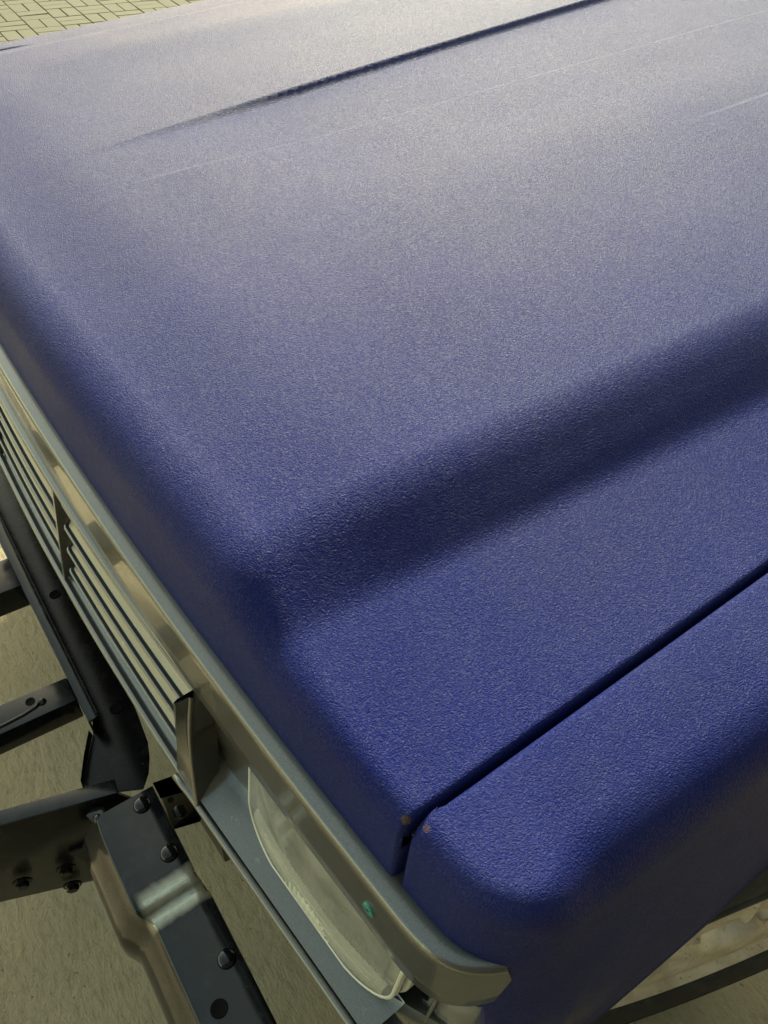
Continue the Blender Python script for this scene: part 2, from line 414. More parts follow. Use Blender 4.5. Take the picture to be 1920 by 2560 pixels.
def fender(sgn):
    gx = GAP + 0.0035
    # plan outline at shoulder height (outer), parameter s
    st = []
    for x in np.linspace(gx, 0.735, 8):
        c_ = max(0.0, 1 - (x - gx) / 0.005)
        st.append((x, yf(x) + 0.002 + 0.004 * (1 - math.sqrt(1 - c_ * c_)), (0.06, -1)))
    cx, cy, r = 0.737, yf(0.737) + 0.003 + 0.060, 0.060
    for a in np.linspace(0, 1, 14)[1:-1]:
        th = -math.pi / 2 + a * (math.pi / 2 - 0.05); st.append((cx + r * math.cos(th), cy + r * math.sin(th), (math.cos(th), math.sin(th))))
    side_y = list(np.linspace(cy, 0.2165, 14)) + [0.72 - 0.5 * math.cos(q) for q in np.linspace(0.06, math.pi - 0.06, 60)] + list(np.linspace(1.225, 1.62, 8))
    for y in side_y: st.append((cx + r + 0.05 * (y - cy), y, (1, -0.05)))
    # panel corner near the shut line is rounded too
    P = []
    for i, (x, y, n) in enumerate(st):
        nx_, ny_ = n; l = math.hypot(nx_, ny_); nx_ /= l; ny_ /= l
        side = float(sm(0.0, 1.0, np.array((y - 0.062) / 0.085)))
        side = side if i >= 8 else 0.0
        zt = z_edge(max(y, yf(gx) + 0.02)) - 0.003 - 0.004 * side
        rz = 0.024 + 0.030 * side; rr = 0.018 + 0.028 * side
        zb = 0.96 if side < 0.02 else 0.96 - 0.60 * side
        arch = None
        if y > 0.2215 and abs(y - 0.72) < 0.5: arch = 0.38 + math.sqrt(0.25 - (y - 0.72) ** 2)
        if arch is not None: zb = max(0.36, arch)
        zs = zt - rz
        col = []
        def d(z): # outward bulge of the side
            q = max(0.0, zs - z); return side * (0.038 * (1 - math.exp(-(q / 0.19) ** 1.7)))
        # hidden return flange
        dd = d(zb) - 0.030; col.append((x + nx_ * dd, y + ny_ * dd, zb + 0.004))
        dd = d(zb); col.append((x + nx_ * dd, y + ny_ * dd, zb))
        lip = 0.035
        for q in np.linspace(0, 1, 26):
            z = zb + lip * 1.0 + (zs - zb - lip) * q if q > 0 else zb + lip
            if q == 0:
                for qq in (0.15, 0.5, 0.8, 0.93):
                    zz = zb + lip * qq; dd = d(zz) + (0.0016 * side if arch else 0) * (1 - qq ** 4); col.append((x + nx_ * dd, y + ny_ * dd, zz))
            dd = d(z); col.append((x + nx_ * dd, y + ny_ * dd, z))
        for a in np.linspace(0, math.pi / 2, 14)[1:]:
            ins = rr * (1 - math.cos(a)); zz = zs + rz * math.sin(a)
            col.append((x - nx_ * ins, y - ny_ * ins, zz))
        # fill the top in to the shut line
        ex, ey, ez = col[-1]
        gy = (st[0][1] + 0.016) + (st[20][1] - st[0][1] - 0.016) * i / 20 if i < 20 else ey
        for q in (0.2, 0.4, 0.6, 0.75, 0.86, 0.93, 0.97, 0.985, 1.0):
            gx_ = gx + (0.010 - 0.020 * float(sm(0.25, 0.33, np.array(gy))) if sgn < 0 else 0)
            X_ = ex + (gx_ - ex) * q; Y_ = ey + (gy - ey) * q
            e = min(1.0, max(0.0, (gx_ + 0.004 - X_) / 0.004)) * min(1.0, (ex - gx) / 0.008)
            zz = z_edge(Y_) - 0.003 - 0.004 * side * (1 - q) ** 2 - 0.004 * (1 - math.sqrt(max(0, 1 - e * e)))
            col.append((X_, Y_, zz))
        col.append((gx_, Y_, zz - 0.022))
        P.append(col)
    # rounded corner by the shut line: pull the first columns back
    P = np.array(P)
    P[:, :, 0] *= sgn
    return grid('front_wing', P, BLUE, car, sharp=50)
fender(1); fender(-1)

# black blocks added inside the nose and engine bay to block light
for nm, x0, x1, y0, y1, z0, z1 in (('engine_bay_blocker', -0.66, 0.66, 0.10, 1.6, 0.70, 0.98), ('bonnet_shut_channel', -0.718, 0.718, 0.11, 1.6, 1.03, 1.065)):
    prism(nm, [(x0, y0, z0), (x1, y0, z0), (x1, y1, z0), (x0, y1, z0)], (0, 0, z1 - z0), DARK, car)
prism('radiator_panel', [(-0.70, 0.050, 0.74), (0.70, 0.050, 0.74), (0.70, 0.050, 1.03), (-0.70, 0.050, 1.03)], (0, 0.02, 0), DARK, car)

# ------------------------------------------------------------------ trim strip round the nose
def trim_path():
    pts = []
    half = [(x, 0.0735 * x * x - 0.0025) for x in np.linspace(0, 0.735, 40)]
    half += [(0.750, 0.0405), (0.762, 0.0450), (0.7715, 0.0515), (0.779, 0.0600), (0.785, 0.0700), (0.789, 0.0795), (0.7915, 0.0880), (0.7935, 0.0955)]
    half = np.array(half)
    # resample densely, then ease the corner
    q = np.concatenate([[0], np.cumsum(np.linalg.norm(np.diff(half, axis=0), axis=1))])
    u = np.concatenate([np.linspace(0, q[38], 60), np.linspace(q[38], q[-1], 70)[1:]])
    half = np.stack([np.interp(u, q, half[:, 0]), np.interp(u, q, half[:, 1])], 1)
    for _ in range(26):
        h2 = half.copy(); h2[52:-1] = 0.25 * half[51:-2] + 0.5 * half[52:-1] + 0.25 * half[53:]; half = h2
    full = np.concatenate([half[::-1] * np.array([-1, 1]), half[1:]])
    tg = np.gradient(full, axis=0); nrm = np.stack([-tg[:, 1], tg[:, 0]], 1); nrm /= np.linalg.norm(nrm, axis=1)[:, None]
    return full, nrm          # nrm points inwards (to +y)
full, nrm = trim_path()
prof = []; path = []
ln = np.concatenate([[0], np.cumsum(np.linalg.norm(np.diff(full, axis=0), axis=1))]); tot = ln[-1]
for i, (p, n) in enumerate(zip(full, nrm)):
    e = min(ln[i], tot - ln[i])              # distance from the nearer end
    dep = 0.0075 + 0.0175 * float(sm(0.0, 0.095, np.array(e)))
    zb = 0.951 - 0.009 * (1 - float(sm(0.0, 0.16, np.array(e)))) + (0.010 * (1 - math.sqrt(max(0, 1 - max(0, 1 - e / 0.010) ** 2))))
    zt = 1.031 - 0.062 * max(0.0, 1 - e / 0.019); r = 0.0055; drop = 0.004 * (1 - float(sm(0, 0.05, np.array(e))))
    pr = [(0.010, zb + 0.001), (0.002, zb), (0.0006, zb + 0.0006), (0.0, zb + 0.002)]
    pr += [(0.0, zb + (zt - r - zb) * q) for q in (0.3, 0.6, 0.9)]
    pr += [(r * (1 - math.cos(a)), zt - r + r * math.sin(a) - drop) for a in np.linspace(0.1, math.pi / 2 - 0.25, 6)]
    pr += [(r + (dep - r) * q, zt + (0.0016 * math.sin(q * 2.2) - 0.0022 * q * q) * (dep - r) / 0.018 - drop) for q in (0.2, 0.4, 0.6, 0.8, 0.93, 1.0)]
    pr += [(dep + 0.0015, zt - 0.003 - drop), (dep + 0.0015, zt - 0.02), (0.012, zt - 0.03)]
    prof.append(pr); path.append(((p[0], p[1], 0), n))
trim = sweep('nose_trim_strip', prof, path, SILVER, car)
# teal plug in the trim
def face_rot(nv): return Vector(nv).to_track_quat('Z', 'Y').to_euler()
yx = 0.0735 * 0.702 ** 2 - 0.0025
lathe('trim_plug', [(0.0012, 0.0004), (0.0016, 0.0016), (0.0046, 0.0021), (0.0058, 0.0016), (0.0062, 0.0)], TEAL, trim, 20, (0.7022, yx, 0.990), face_rot((0.103, -1, 0)))
lathe('plug_recess', [(0.0, 0.0006), (0.0014, 0.0006), (0.0014, 0.0012)], DARK, trim, 10, (0.7022, yx - 0.0003, 0.990), face_rot((0.103, -1, 0)))

# ------------------------------------------------------------------ grille
gr = bpy.data.objects.new('grille', None); C.objects.link(gr); gr.parent = car
def gy(x, z): return -0.009 + 0.11 * x * x * (1 - 0.25 * (0.945 - z) / 0.16) - 0.145 * (0.945 - z)
def bar(name, x0, x1, prof_fn, m=SILVER, n=28, par=gr, caps=True):
    P = []
    for x in np.linspace(x0, x1, n): P.append([(x, y, z) for y, z in prof_fn(x)])
    return grid(name, P, m, par, cv=True, caps=caps, sharp=35)
def rail(x):
    y = gy(x, 0.945); r = 0.0035
    p = [(y + 0.028, 0.949), (y + 0.006, 0.9495)]
    p += [(y + r - r * math.sin(a), 0.9455 + r * math.cos(a)) for a in np.linspace(0, math.pi, 9)]
    p += [(y + 0.006, 0.941), (y + 0.030, 0.938)]
    return p
bar('top_rail', -0.462, 0.462, rail, n=60)
def slat_fn(z, back=0.031, rise=0.028):
    def f(x):
        y = gy(x, z) + 0.003; r = 0.0021
        p = [(y + 0.0055, z - 0.0022), (y + 0.0035, z - 2 * r - 0.0006)]
        p = [(y + r + r * math.cos(a), z - r + r * math.sin(a)) for a in np.linspace(math.pi * 0.42, math.pi * 1.5, 9)]
        q = [(y + 0.0060, z - 0.0032), (y + back, z + rise - 0.006), (y + back, z + rise), (y + back * 0.6, z + rise * 0.56), (y + 0.0075, z + 0.0008), (y + 0.0058, z - 0.0008), (y + 0.0042, z - 0.0007)]
        return p + q
    return f
SZ = [0.934, 0.898, 0.862, 0.827]
for z in SZ:
    for s in (1, -1):
        # outer banks: open, rounded ends by the slot
        P = []
        fn = slat_fn(z)
        for k, x in enumerate(np.concatenate([[0.1503, 0.1512, 0.153, 0.157], np.linspace(0.165, 0.447, 22)])):
            pr = fn(x); e = max(0.0, 1 - (x - 0.1503) / 0.0068); c = 1 - math.sqrt(max(0.0, 1 - min(1, e) ** 2))
            y0 = gy(x, z) + 0.006
            P.append([(s * x, y + c * 0.006 if y < y0 + 0.02 else y, zz) for y, zz in pr])
        grid('slat', P, SILVER, gr, cv=True, caps=True, sharp=40)
    bar('slat', -0.130, 0.130, slat_fn(z), n=20)
def bottom(x):
    y = gy(x, 0.792) - 0.002; r = 0.0045; z = 0.7885
    p = [(y + r - r * math.sin(a), z + r * math.cos(a)) for a in np.linspace(-0.3, math.pi, 10)]
    p += [(y + 0.03, z - 0.006), (y + 0.045, z + 0.004), (y + 0.042, z + 0.022), (y + 0.022, z + 0.0100), (y + 0.0215, z + 0.0085), (y + 0.0205, z + 0.0085), (y + 0.0200, z + 0.0094),
          (y + 0.0105, z + 0.0052), (y + 0.0098, z + 0.0030), (y + 0.0088, z + 0.0030)]
    return p
bar('bottom_rail', -0.462, 0.462, bottom, n=60)
def post_edges(z):
    q = (0.945 - z) / 0.145
    return (0.456 - 0.019 * q ** 1.2, -0.005 - 0.010 * q), (0.457 + 0.004 * q + 0.016 * max(0, q) ** 3 if q > 0 else 0.457, 0.014 - 0.026 * q ** 1.0)
# dividers beside the open slots and the two outer posts
for s in (1, -1):
    zz = np.linspace(0.795, 0.945, 12); fr = [(gy(0.135, z) + 0.002, z) for z in zz]
    out = [(s * 0.1305, y, z) for y, z in fr] + [(s * 0.1305, 0.030, 0.945), (s * 0.1305, 0.012, 0.80)]
    prism('slot_divider', out, (s * 0.006, 0, 0), SILVER, gr, 0.0012)
    # outer post: its face twists from sideways at the top to forwards at the foot, with a bead along its edge
    P = []
    for z in np.linspace(0.949, 0.786, 22):
        A, B = post_edges(z); r = 0.0026
        d = np.array(B) - np.array(A); d /= np.linalg.norm(d); nv = np.array([d[1], -d[0]])
        A = np.array(A); B = np.array(B)
        ring = [(A[0] - 0.006, A[1] + 0.05), (A[0] - 0.003, A[1] + 0.004), tuple(A - nv * 0.0012 - d * 0.0005), tuple(A + d * 0.0008), tuple(A + d * 0.0025)]
        ring += [tuple(A + (B - A) * q) for q in (0.35, 0.6)]
        ring += [tuple(B - d * 0.0060), tuple(B - d * 0.0054 - nv * 0.0006)]
        ring += [tuple(B - d * r + (d * math.sin(a) + nv * math.cos(a)) * r - nv * 0.0006) for a in np.linspace(-1.0, math.pi * 0.6, 9)]
        ring += [(B[0] - 0.008, B[1] + 0.03)]
        P.append([(s * a, b, z) for a, b in ring])
    grid('grille_post', P, SILVER, gr, cv=True, caps=True, sharp=40)

# ------------------------------------------------------------------ lamp recess, headlamps, corner lamps
def lip_y(x): return -0.0625 + 0.103 * x
for s in (1, -1):
    # recess skin: inner wall, fillet, shelf
    line = [(0.4560, 0.950), (0.4545, 0.915), (0.4530, 0.880), (0.4525, 0.850)]
    R = 0.034; cx, cz = 0.4525 + R, 0.830
    line += [(cx - R * math.cos(a), cz - R * math.sin(a)) for a in np.linspace(0, math.pi / 2, 12)]
    line += [(x, 0.796 - 0.004 * (x - 0.48)) for x in np.linspace(0.50, 0.738, 12)]
    P = []
    for x, z in line:
        wall = z > 0.84
        k = float(sm(0.455, 0.500, np.array(x)))
        bx_, by_ = post_edges(max(z, 0.80))[1]
        xfr = (1 - k) * (bx_ - 0.0015) + k * x
        yfr = (1 - k) * (by_ + 0.0015) + k * (lip_y(x) + 0.0035)
        ybk = 0.074 * x * x + 0.016
        zf = z - 0.008 * k          # shelf falls towards the lip
        P.append([(s * (xfr + (x - xfr) * q), yfr + (ybk - yfr) * q, zf + (z - zf) * q + 0.004 * k * (q > 0.99)) for q in np.linspace(0, 1, 8)])
    rec = grid('lamp_recess', P, SILVER, car, sharp=60)
    P = [[(s * 0.440, 0.0255, z), (s * 0.47, 0.0285, z), (s * 0.50, 0.0325, z), (s * 0.55, 0.040, z)] for z in (0.785, 0.87, 0.95, 1.02)]
    grid('recess_back', P, SILVER, rec)
    # front lip bead
    P = []
    for x in np.linspace(0.440, 0.775, 30):
        y = lip_y(x); z = 0.7835 - 0.004 * (x - 0.48); r = 0.0042
        k = float(sm(0.47, 0.44, np.array(x))); z += 0.004 * k; y -= 0.002 * k
        P.append([(s * x, y + r * math.cos(a), z + r * math.sin(a)) for a in np.linspace(0, 2 * math.pi, 12)[:-1]])
    grid('lip_bead', P, SILVER, rec, cv=True, caps=True)
    P = []
    for x in np.linspace(0.445, 0.775, 20):
        y = lip_y(x); z = 0.7820 - 0.004 * (x - 0.48)
        P.append([(s * x, y + 0.001, z), (s * x, y + 0.002, z - 0.020), (s * x, y + 0.012, z - 0.030), (s * x, y + 0.040, z - 0.030)])
    grid('lip_skirt', P, SILVER, rec)

    # headlamp
    hl = bpy.data.objects.new('headlamp', None); C.objects.link(hl); hl.parent = car
    x0, x1, z0, z1 = 0.5270, 0.7345, 0.7970, 0.985
    def rrect(x0, x1, z0, z1, r, n=8):
        pts = []
        for cx_, cz_, a0 in ((x1 - r, z1 - r, 0), (x0 + r, z1 - r, 90), (x0 + r, z0 + r, 180), (x1 - r, z0 + r, 270)):
            for k in range(n + 1):
                a = math.radians(a0 + 90 * k / n); pts.append((cx_ + r * math.cos(a), cz_ + r * math.sin(a)))
        return pts
    def ysurf(x, z):
        u = (x - 0.63) / 0.105; v = (z - 0.893) / 0.092
        return 0.074 * x * x - 0.0005 - 0.0085 * max(0, 1 - u * u) * 1.0 - 0.001 * max(0, 1 - v * v) + 0.085 * (z - 0.8015)
    P = []
    for ins, dy, in ((0.0030, 0.034), (0.0, 0.030), (0.0, 0.004), (0.0006, 0.0018), (0.0020, 0.0004), (0.0045, 0.0)):
        P.append([(s * x, ysurf(x, z) + dy, z) for x, z in rrect(x0 + ins, x1 - ins, z0 + ins, z1 - ins, 0.048 - ins * 0.6)])
    for f in (0.85, 0.6, 0.3):
        P.append([(s * ((x - .63075) * f + .63075), ysurf((x - .63075) * f + .63075, (z - .893) * f + .893), (z - .893) * f + .893) for x, z in rrect(x0 + .0045, x1 - .0045, z0 + .0045, z1 - .0045, 0.0453)])
    P.append([(s * 0.63075, ysurf(0.63075, 0.893), 0.893)] * len(P[0]))
    lens = grid('lens', P, LENS, hl, cv=True, sharp=50)
    P = []
    for ins, dy in ((-0.0002, 0.006), (-0.0003, 0.0004), (0.0004, -0.0004), (0.0022, -0.0004), (0.0028, 0.0004)):
        P.append([(s * x, ysurf(x, z) + dy, z) for x, z in rrect(x0 + ins, x1 - ins, z0 + ins, z1 - ins, 0.048 - ins * 0.6)])
    grid('lens_rim', P, MILK, hl, cv=True, sharp=50)
    # fluted inner face: upright flutes one by one in one piece behind the lens
    P = []
    for k in range(0, 56 * 6 + 1):
        x = x0 + 0.010 + (x1 - x0 - 0.026) * k / (56 * 6); ph = (k % 6) / 6.0
        bul = 0.0034 * abs(2 * ph - 1) ** 1.2
        P.append([(s * x, ysurf(x, z) + 0.0075 - bul * (1.0 if 0.842 < z < 0.97 else 0.0) + (0.003 if z < 0.835 else 0), z) for z in (0.834, 0.8415, 0.8425, 0.87, 0.90, 0.93, 0.965)])
    tag(grid('lens_flutes', P, FLUTE, hl, sharp=70))
    P = []
    for za, dy in ((0.8000, 0.004), (0.8030, 0.0016), (0.822, 0.0012), (0.8345, 0.0016), (0.8385, 0.0060)):
        lo = 0.020 if za < 0.81 else 0.010
        P.append([(s * x, ysurf(x, za) + dy + 0.0004 * math.sin(x * 900), za) for x in np.linspace(x0 + lo, x1 - lo, 90)])
    grid('lens_lower_band', P, MILK, hl)
    # scribed optic lines
    for za in (0.832, 0.842):
        P = []
        for x in np.linspace(x0 + 0.035, x1 - 0.022, 14):
            y = ysurf(x, za) - 0.0002; P.append([(s * x, y, za - 0.0005), (s * x, y - 0.0005, za), (s * x, y, za + 0.0005)])
        grid('optic_ridge', P, LENS, hl)
    # bowl and milky outer casing
    P = []
    for ins, dy in ((0.0035, 0.026), (0.012, 0.040), (0.03, 0.06), (0.06, 0.072), (0.085, 0.076)):
        P.append([(s * x, ysurf(x, z) + dy, z) for x, z in rrect(x0 + ins, x1 - ins, z0 + ins, z1 - ins, max(0.048 - ins * 0.5, 0.004))])
    grid('reflector', P, REFL, hl, cv=True, caps=True)
    P = []
    for ins, dy in ((-0.0020, 0.012), (-0.0026, 0.014), (-0.0022, 0.030), (0.000, 0.038), (0.004, 0.050), (0.004, 0.052), (0.012, 0.075), (0.03, 0.085)):
        P.append([(s * x, ysurf(x, z) + dy, z) for x, z in rrect(x0 + ins, x1 - ins, z0 + ins, z1 - ins, max(0.048 - ins * 0.5, 0.004))])
    grid('lamp_casing', P, MILK, hl, cv=True, caps=True)
    P = []
    for ins, dy in ((0.0008, 0.0395), (-0.0006, 0.041), (0.0006, 0.0445), (0.003, 0.047)):
        P.append([(s * x, ysurf(x, z) + dy, z) for x, z in rrect(x0 + ins, x1 - ins, z0 + ins, z1 - ins, max(0.048 - ins * 0.5, 0.004))])
    grid('rusty_seam', P, RUST, hl, cv=True)

    # bracket pocket between the headlamp and the corner lamp
    br = prism('lamp_bracket', [(s * 0.728, 0.050, 0.800), (s * 0.770, 0.075, 0.790), (s * 0.775, 0.16, 0.74), (s * 0.72, 0.16, 0.74), (s * 0.712, 0.06, 0.77)], (0, 0.002, -0.06), GREYB, car, 0.002)
    prism('bracket_strut', [(s * 0.742, 0.070, 0.80), (s * 0.748, 0.072, 0.80), (s * 0.752, 0.110, 0.80), (s * 0.746, 0.110, 0.80)], (0, 0.004, 0.14), BLACKD, br, 0.001)
    prism('bracket_web', [(s * 0.745, 0.085, 0.79), (s * 0.757, 0.062, 0.79), (s * 0.759, 0.064, 0.79), (s * 0.747, 0.088, 0.79)], (0, 0.004, 0.14), GREYB, br, 0.0006)
    prism('bracket_gasket', [(s * 0.722, 0.066, 0.805), (s * 0.740, 0.072, 0.803), (s * 0.739, 0.085, 0.803), (s * 0.716, 0.085, 0.805)], (0, 0, 0.012), DARK, br, 0.002)
    # corner lamp
    cl = bpy.data.objects.new('corner_lamp', None); C.objects.link(cl); cl.parent = car
    top = [(0.744, 0.0735), (0.760, 0.0755), (0.772, 0.0815), (0.781, 0.0910), (0.787, 0.103), (0.789, 0.118), (0.770, 0.125), (0.750, 0.105)]
    P = []
    for z, o in ((0.862, 0.004), (0.864, 0.001), (0.862, 0.0), (0.80, -0.003), (0.70, -0.006), (0.655, -0.004)):
        P.append([(s * (x + (0.766 - x) * o * 12), y + (0.10 - y) * o * 12, z) for x, y in top])
    grid('lens', P, LENS2, cl, cv=True, caps=True, sharp=30)
    P = []
    for z in np.linspace(0.66, 0.855, 40):
        o = 0.10 + 0.02 * (int(z * 1000) % 10) / 10
        P.append([(s * (x + (0.766 - x) * 0.13), y + (0.10 - y) * 0.13 + 0.0008 * math.sin(z * 1400), z) for x, y in top])
    grid('lamp_insert', P, REFL, cl, cv=True, caps=True, sharp=60)
    prism('mounting_ear', [(s * 0.774, 0.088, 0.875), (s * 0.787, 0.094, 0.875), (s * 0.790, 0.112, 0.875), (s * 0.778, 0.112, 0.875)], (0, 0, 0.012), RUST, cl, 0.001)
    prism('corner_backing', [(s * 0.70, 0.135, 0.62), (s * 0.792, 0.120, 0.62), (s * 0.792, 0.150, 0.62), (s * 0.70, 0.165, 0.62)], (0, 0, 0.34), DARK, cl)
    prism('wing_edge_strip', [(s * 0.787, 0.096, 0.62), (s * 0.795, 0.099, 0.62), (s * 0.796, 0.112, 0.62), (s * 0.788, 0.112, 0.62)], (0, 0, 0.40), DARK, cl)  # dark upright strip filling the gap at the wing's front edge

# ------------------------------------------------------------------ chassis ironwork ahead of the grille
def slab_poly(name, pts, z, h, m, par, bev=0.002, dirv=None): return prism(name, [(x, y, z) for x, y in pts], dirv or (0, 0, -h), m, par, bev)
def dome(par, x, y, z, r=0.0105, m=BLACK):
    pr = [(r * 1.05, -0.001), (r, 0.0005)] + [(r * math.cos(a), 0.0005 + r * 0.62 * math.sin(a)) for a in np.linspace(0.15, math.pi / 2, 8)]
    return lathe('rivet', pr, m, par, 22, (x, y, z))
def hole(par, x, y, z, r, n=(0, 0, 1)):
    return lathe('bolt_hole', [(0.0, 0.0003), (r * 0.9, 0.0003), (r, 0.0006), (r * 1.12, 0.0002)], DARK, par, 18, (x, y, z), face_rot(n))
# beam end with the joggle
bx = [(0.352, 0.620), (0.44, 0.620), (0.460, 0.6197), (0.468, 0.6185), (0.476, 0.6158), (0.486, 0.6110), (0.494, 0.6080), (0.502, 0.6064), (0.512, 0.606), (0.60, 0.606), (0.78, 0.606)]
xs_ = np.concatenate([np.linspace(0.352, 0.36, 3), np.linspace(0.37, 0.455, 10), np.linspace(0.46, 0.515, 16), np.linspace(0.53, 0.80, 24)])
P = []
for x in xs_:
    zt = float(np.interp(x, [q[0] for q in bx], [q[1] for q in bx]))
    k = float(sm(0.47, 0.505, np.array(x)))
    yl = -0.1105 + 0.0125 * k + 0.0000 * x; yr = -0.0345 + 0.0045 * k
    if x < 0.375: yl += (0.375 - x) * 0.10
    r = 0.0045
    ring = [(yr, zt - 0.012), (yr, zt - 0.002), (yr - 0.001, zt - 0.0005), (yr - 0.003, zt)]
    ring += [(yr - 0.02, zt + 0.0002), (yl + 0.03, zt + 0.0002), (yl + r, zt)]
    ring += [(yl + r - r * math.sin(a), zt - r + r * math.cos(a)) for a in np.linspace(0.3, math.pi / 2, 5)]
    ring += [(yl - 0.007, zt - 0.014), (yl - 0.018, zt - 0.032), (yl - 0.026, zt - 0.052), (yl - 0.0285, zt - 0.072), (yl - 0.0285, zt - 0.092), (yl - 0.026, zt - 0.096), (yl + 0.02, zt - 0.096)]
    P.append([(x, a, b) for a, b in ring])
beam = grid('front_crossbeam', np.array(P), BEND_BLACK, car, cv=True, caps=True, sharp=50)
for x, y, z in ((0.368, -0.055, 0.6203), (0.439, -0.0515, 0.6203), (0.5715, -0.0458, 0.6063)): dome(beam, x, y, z)
hole(beam, 0.6090, -0.0735, 0.6064, 0.0085)
# lumpy weld at the beam's end
V = []
wm = bmesh.new()
for k in range(9):
    q = k / 8; r = 0.0060 + 0.003 * random.random()
    mt = Matrix.Translation((0.352 - 0.004 * math.sin(q * 3) + 0.004 * random.random(), -0.1085 + 0.006 * random.random(), 0.612 - 0.060 * q))
    bmesh.ops.create_icosphere(wm, subdivisions=2, radius=r, matrix=mt @ Matrix.Diagonal((1.0, 0.9, 1.3, 1)))
for v in wm.verts: v.co += Vector(rng.normal(0, 0.0005, 3))
me = bpy.data.meshes.new('weld_bead'); wm.to_mesh(me); wm.free(); link('weld_bead', me, BLACK, beam)
slab_poly('end_tab', [(0.330, -0.107), (0.337, -0.094), (0.352, -0.094), (0.354, -0.110), (0.336, -0.116)], 0.606, 0.004, BLACK, beam, 0.0012)
# frame horn behind the beam
horn = slab_poly('frame_horn', [(0.340, -0.030), (0.345, -0.006), (0.350, 0.003), (0.440, 0.008), (0.460, 0.30), (0.36, 0.30), (0.36, -0.030)], 0.598, 0.10, BLACKD, car, 0.002)
hole(horn, 0.371, -0.0225, 0.5985, 0.0035)
lathe('horn_bolt', [(0.009, 0.0), (0.009, 0.004), (0.006, 0.006), (0.0, 0.0062)], BLACKD, horn, 6, (0.392, -0.020, 0.5985))
# big lower arm with bolts
ang = math.atan2(0.037, 0.127)
aL0, aL1 = Vector((0.281 - 0.037 * 1.2, -0.197 - 0.127 * 1.2, 0)), Vector((0.318, -0.070, 0)); off = Vector((0.0192, -0.003, 0))
arm = slab_poly('lower_arm', [tuple(aL0)[:2], tuple(aL1)[:2], tuple(aL1 + off)[:2], tuple(aL0 + off)[:2]], 0.620, 0.006, BLACK, car, 0.0018)
fd = (aL1 - aL0).normalized(); nrm_ = Vector((fd.y, -fd.x, 0))
e0 = aL0 + off; e1 = aL1 + off
def armpt(u, z, o=0.0): p = e0 + fd * u + nrm_ * o; return (p.x, p.y, z)
Ltot = (e1 - e0).length
prism('side_plate', [armpt(0, 0.618), armpt(Ltot - 0.002, 0.618), armpt(Ltot + 0.015, 0.585), armpt(Ltot - 0.020, 0.56), armpt(Ltot - 0.055, 0.385), armpt(Ltot - 0.070, 0.378), armpt(0, 0.420)], tuple(-nrm_ * 0.004), BLACKD, arm, 0.001)
prism('lap_plate', [armpt(Ltot - 0.085, 0.50, 0.0045), armpt(Ltot + 0.02, 0.53, 0.0045), armpt(Ltot + 0.03, 0.40, 0.0045), armpt(Ltot - 0.045, 0.37, 0.0045)], tuple(-nrm_ * 0.004), BLACKD, arm, 0.001)
def pix_on_arm(px, py):
    d = RIGHT * ((px - 960) / 1927.1) - UP * ((py - 1280) / 1927.1) + FWD; o = Vector(M.translation)
    t_ = ((Vector((e0.x, e0.y, 0.5)) - o).dot(nrm_)) / d.dot(nrm_); return o + d * t_
for px, py in ((56, 2195), (164, 2162), (181, 2203)):
    p = pix_on_arm(px, py) + nrm_ * 0.004
    b_ = lathe('hex_bolt', [(0.0125, 0.0), (0.0125, 0.0022), (0.0100, 0.0026), (0.0095, 0.0026)], BLACKD, arm, 18, tuple(p), face_rot(nrm_))
    lathe('bolt_head', [(0.0085, 0.002), (0.0085, 0.0085), (0.0072, 0.0098), (0.0, 0.0100)], BLACKD, b_, 6, (0, 0, 0), None, 25)
# upper arm, far arm
def rect_arm(name, a, b, c, d, z, h, rodh=True):
    o = slab_poly(name, [a, b, c, d], z, h, BLACK, car, 0.0025); return o
ua = rect_arm('bumper_arm', (0.128, -0.33), (0.145, -0.070), (0.186, -0.070), (0.176, -0.33), 0.620, 0.045)
hole(ua, 0.156, -0.122, 0.6203, 0.0055)
rod_pts = [(0.171, -0.20), (0.172, -0.16), (0.171, -0.135), (0.168, -0.118), (0.1655, -0.112)]
P = [[(x + 0.0024 * math.cos(a) * 1.0, y, 0.6206 + 0.0024 * math.sin(a)) for a in np.linspace(0, 2 * math.pi, 9)[:-1]] for x, y in rod_pts]
grid('locating_rod', P, BLACK, ua, cv=True, caps=True)
lathe('rod_weld', [(0.006, -0.001), (0.005, 0.002), (0.002, 0.0034), (0, 0.0036)], BLACKD, ua, 12, (0.165, -0.109, 0.6200))
rect_arm('bumper_arm', (-0.122, -0.33), (-0.109, -0.070), (-0.045, -0.070), (-0.052, -0.33), 0.620, 0.05)
rect_arm('bumper_arm', (-0.40, -0.33), (-0.385, -0.070), (-0.325, -0.070), (-0.335, -0.33), 0.620, 0.05)
# lateral crossmember: angle section
cm_ = prism('crossmember', [(-0.62, -0.0795, 0.620), (0.226, -0.0690, 0.620), (0.224, -0.0535, 0.620), (-0.62, -0.0565, 0.620)], (0, 0, -0.004), BLACK, car, 0.0012)
prism('front_flange', [(-0.62, -0.0800, 0.6165), (0.2255, -0.0694, 0.6165), (0.216, -0.0685, 0.570), (-0.62, -0.0790, 0.560)], (0, 0.003, 0), BLACK, cm_, 0.0008)
prism('stiffening_rib', [(-0.62, -0.0600, 0.6205), (0.222, -0.0560, 0.6205), (0.222, -0.0540, 0.6205), (-0.62, -0.0570, 0.6205)], (0, 0, 0.004), BLACKD, cm_, 0.0008)
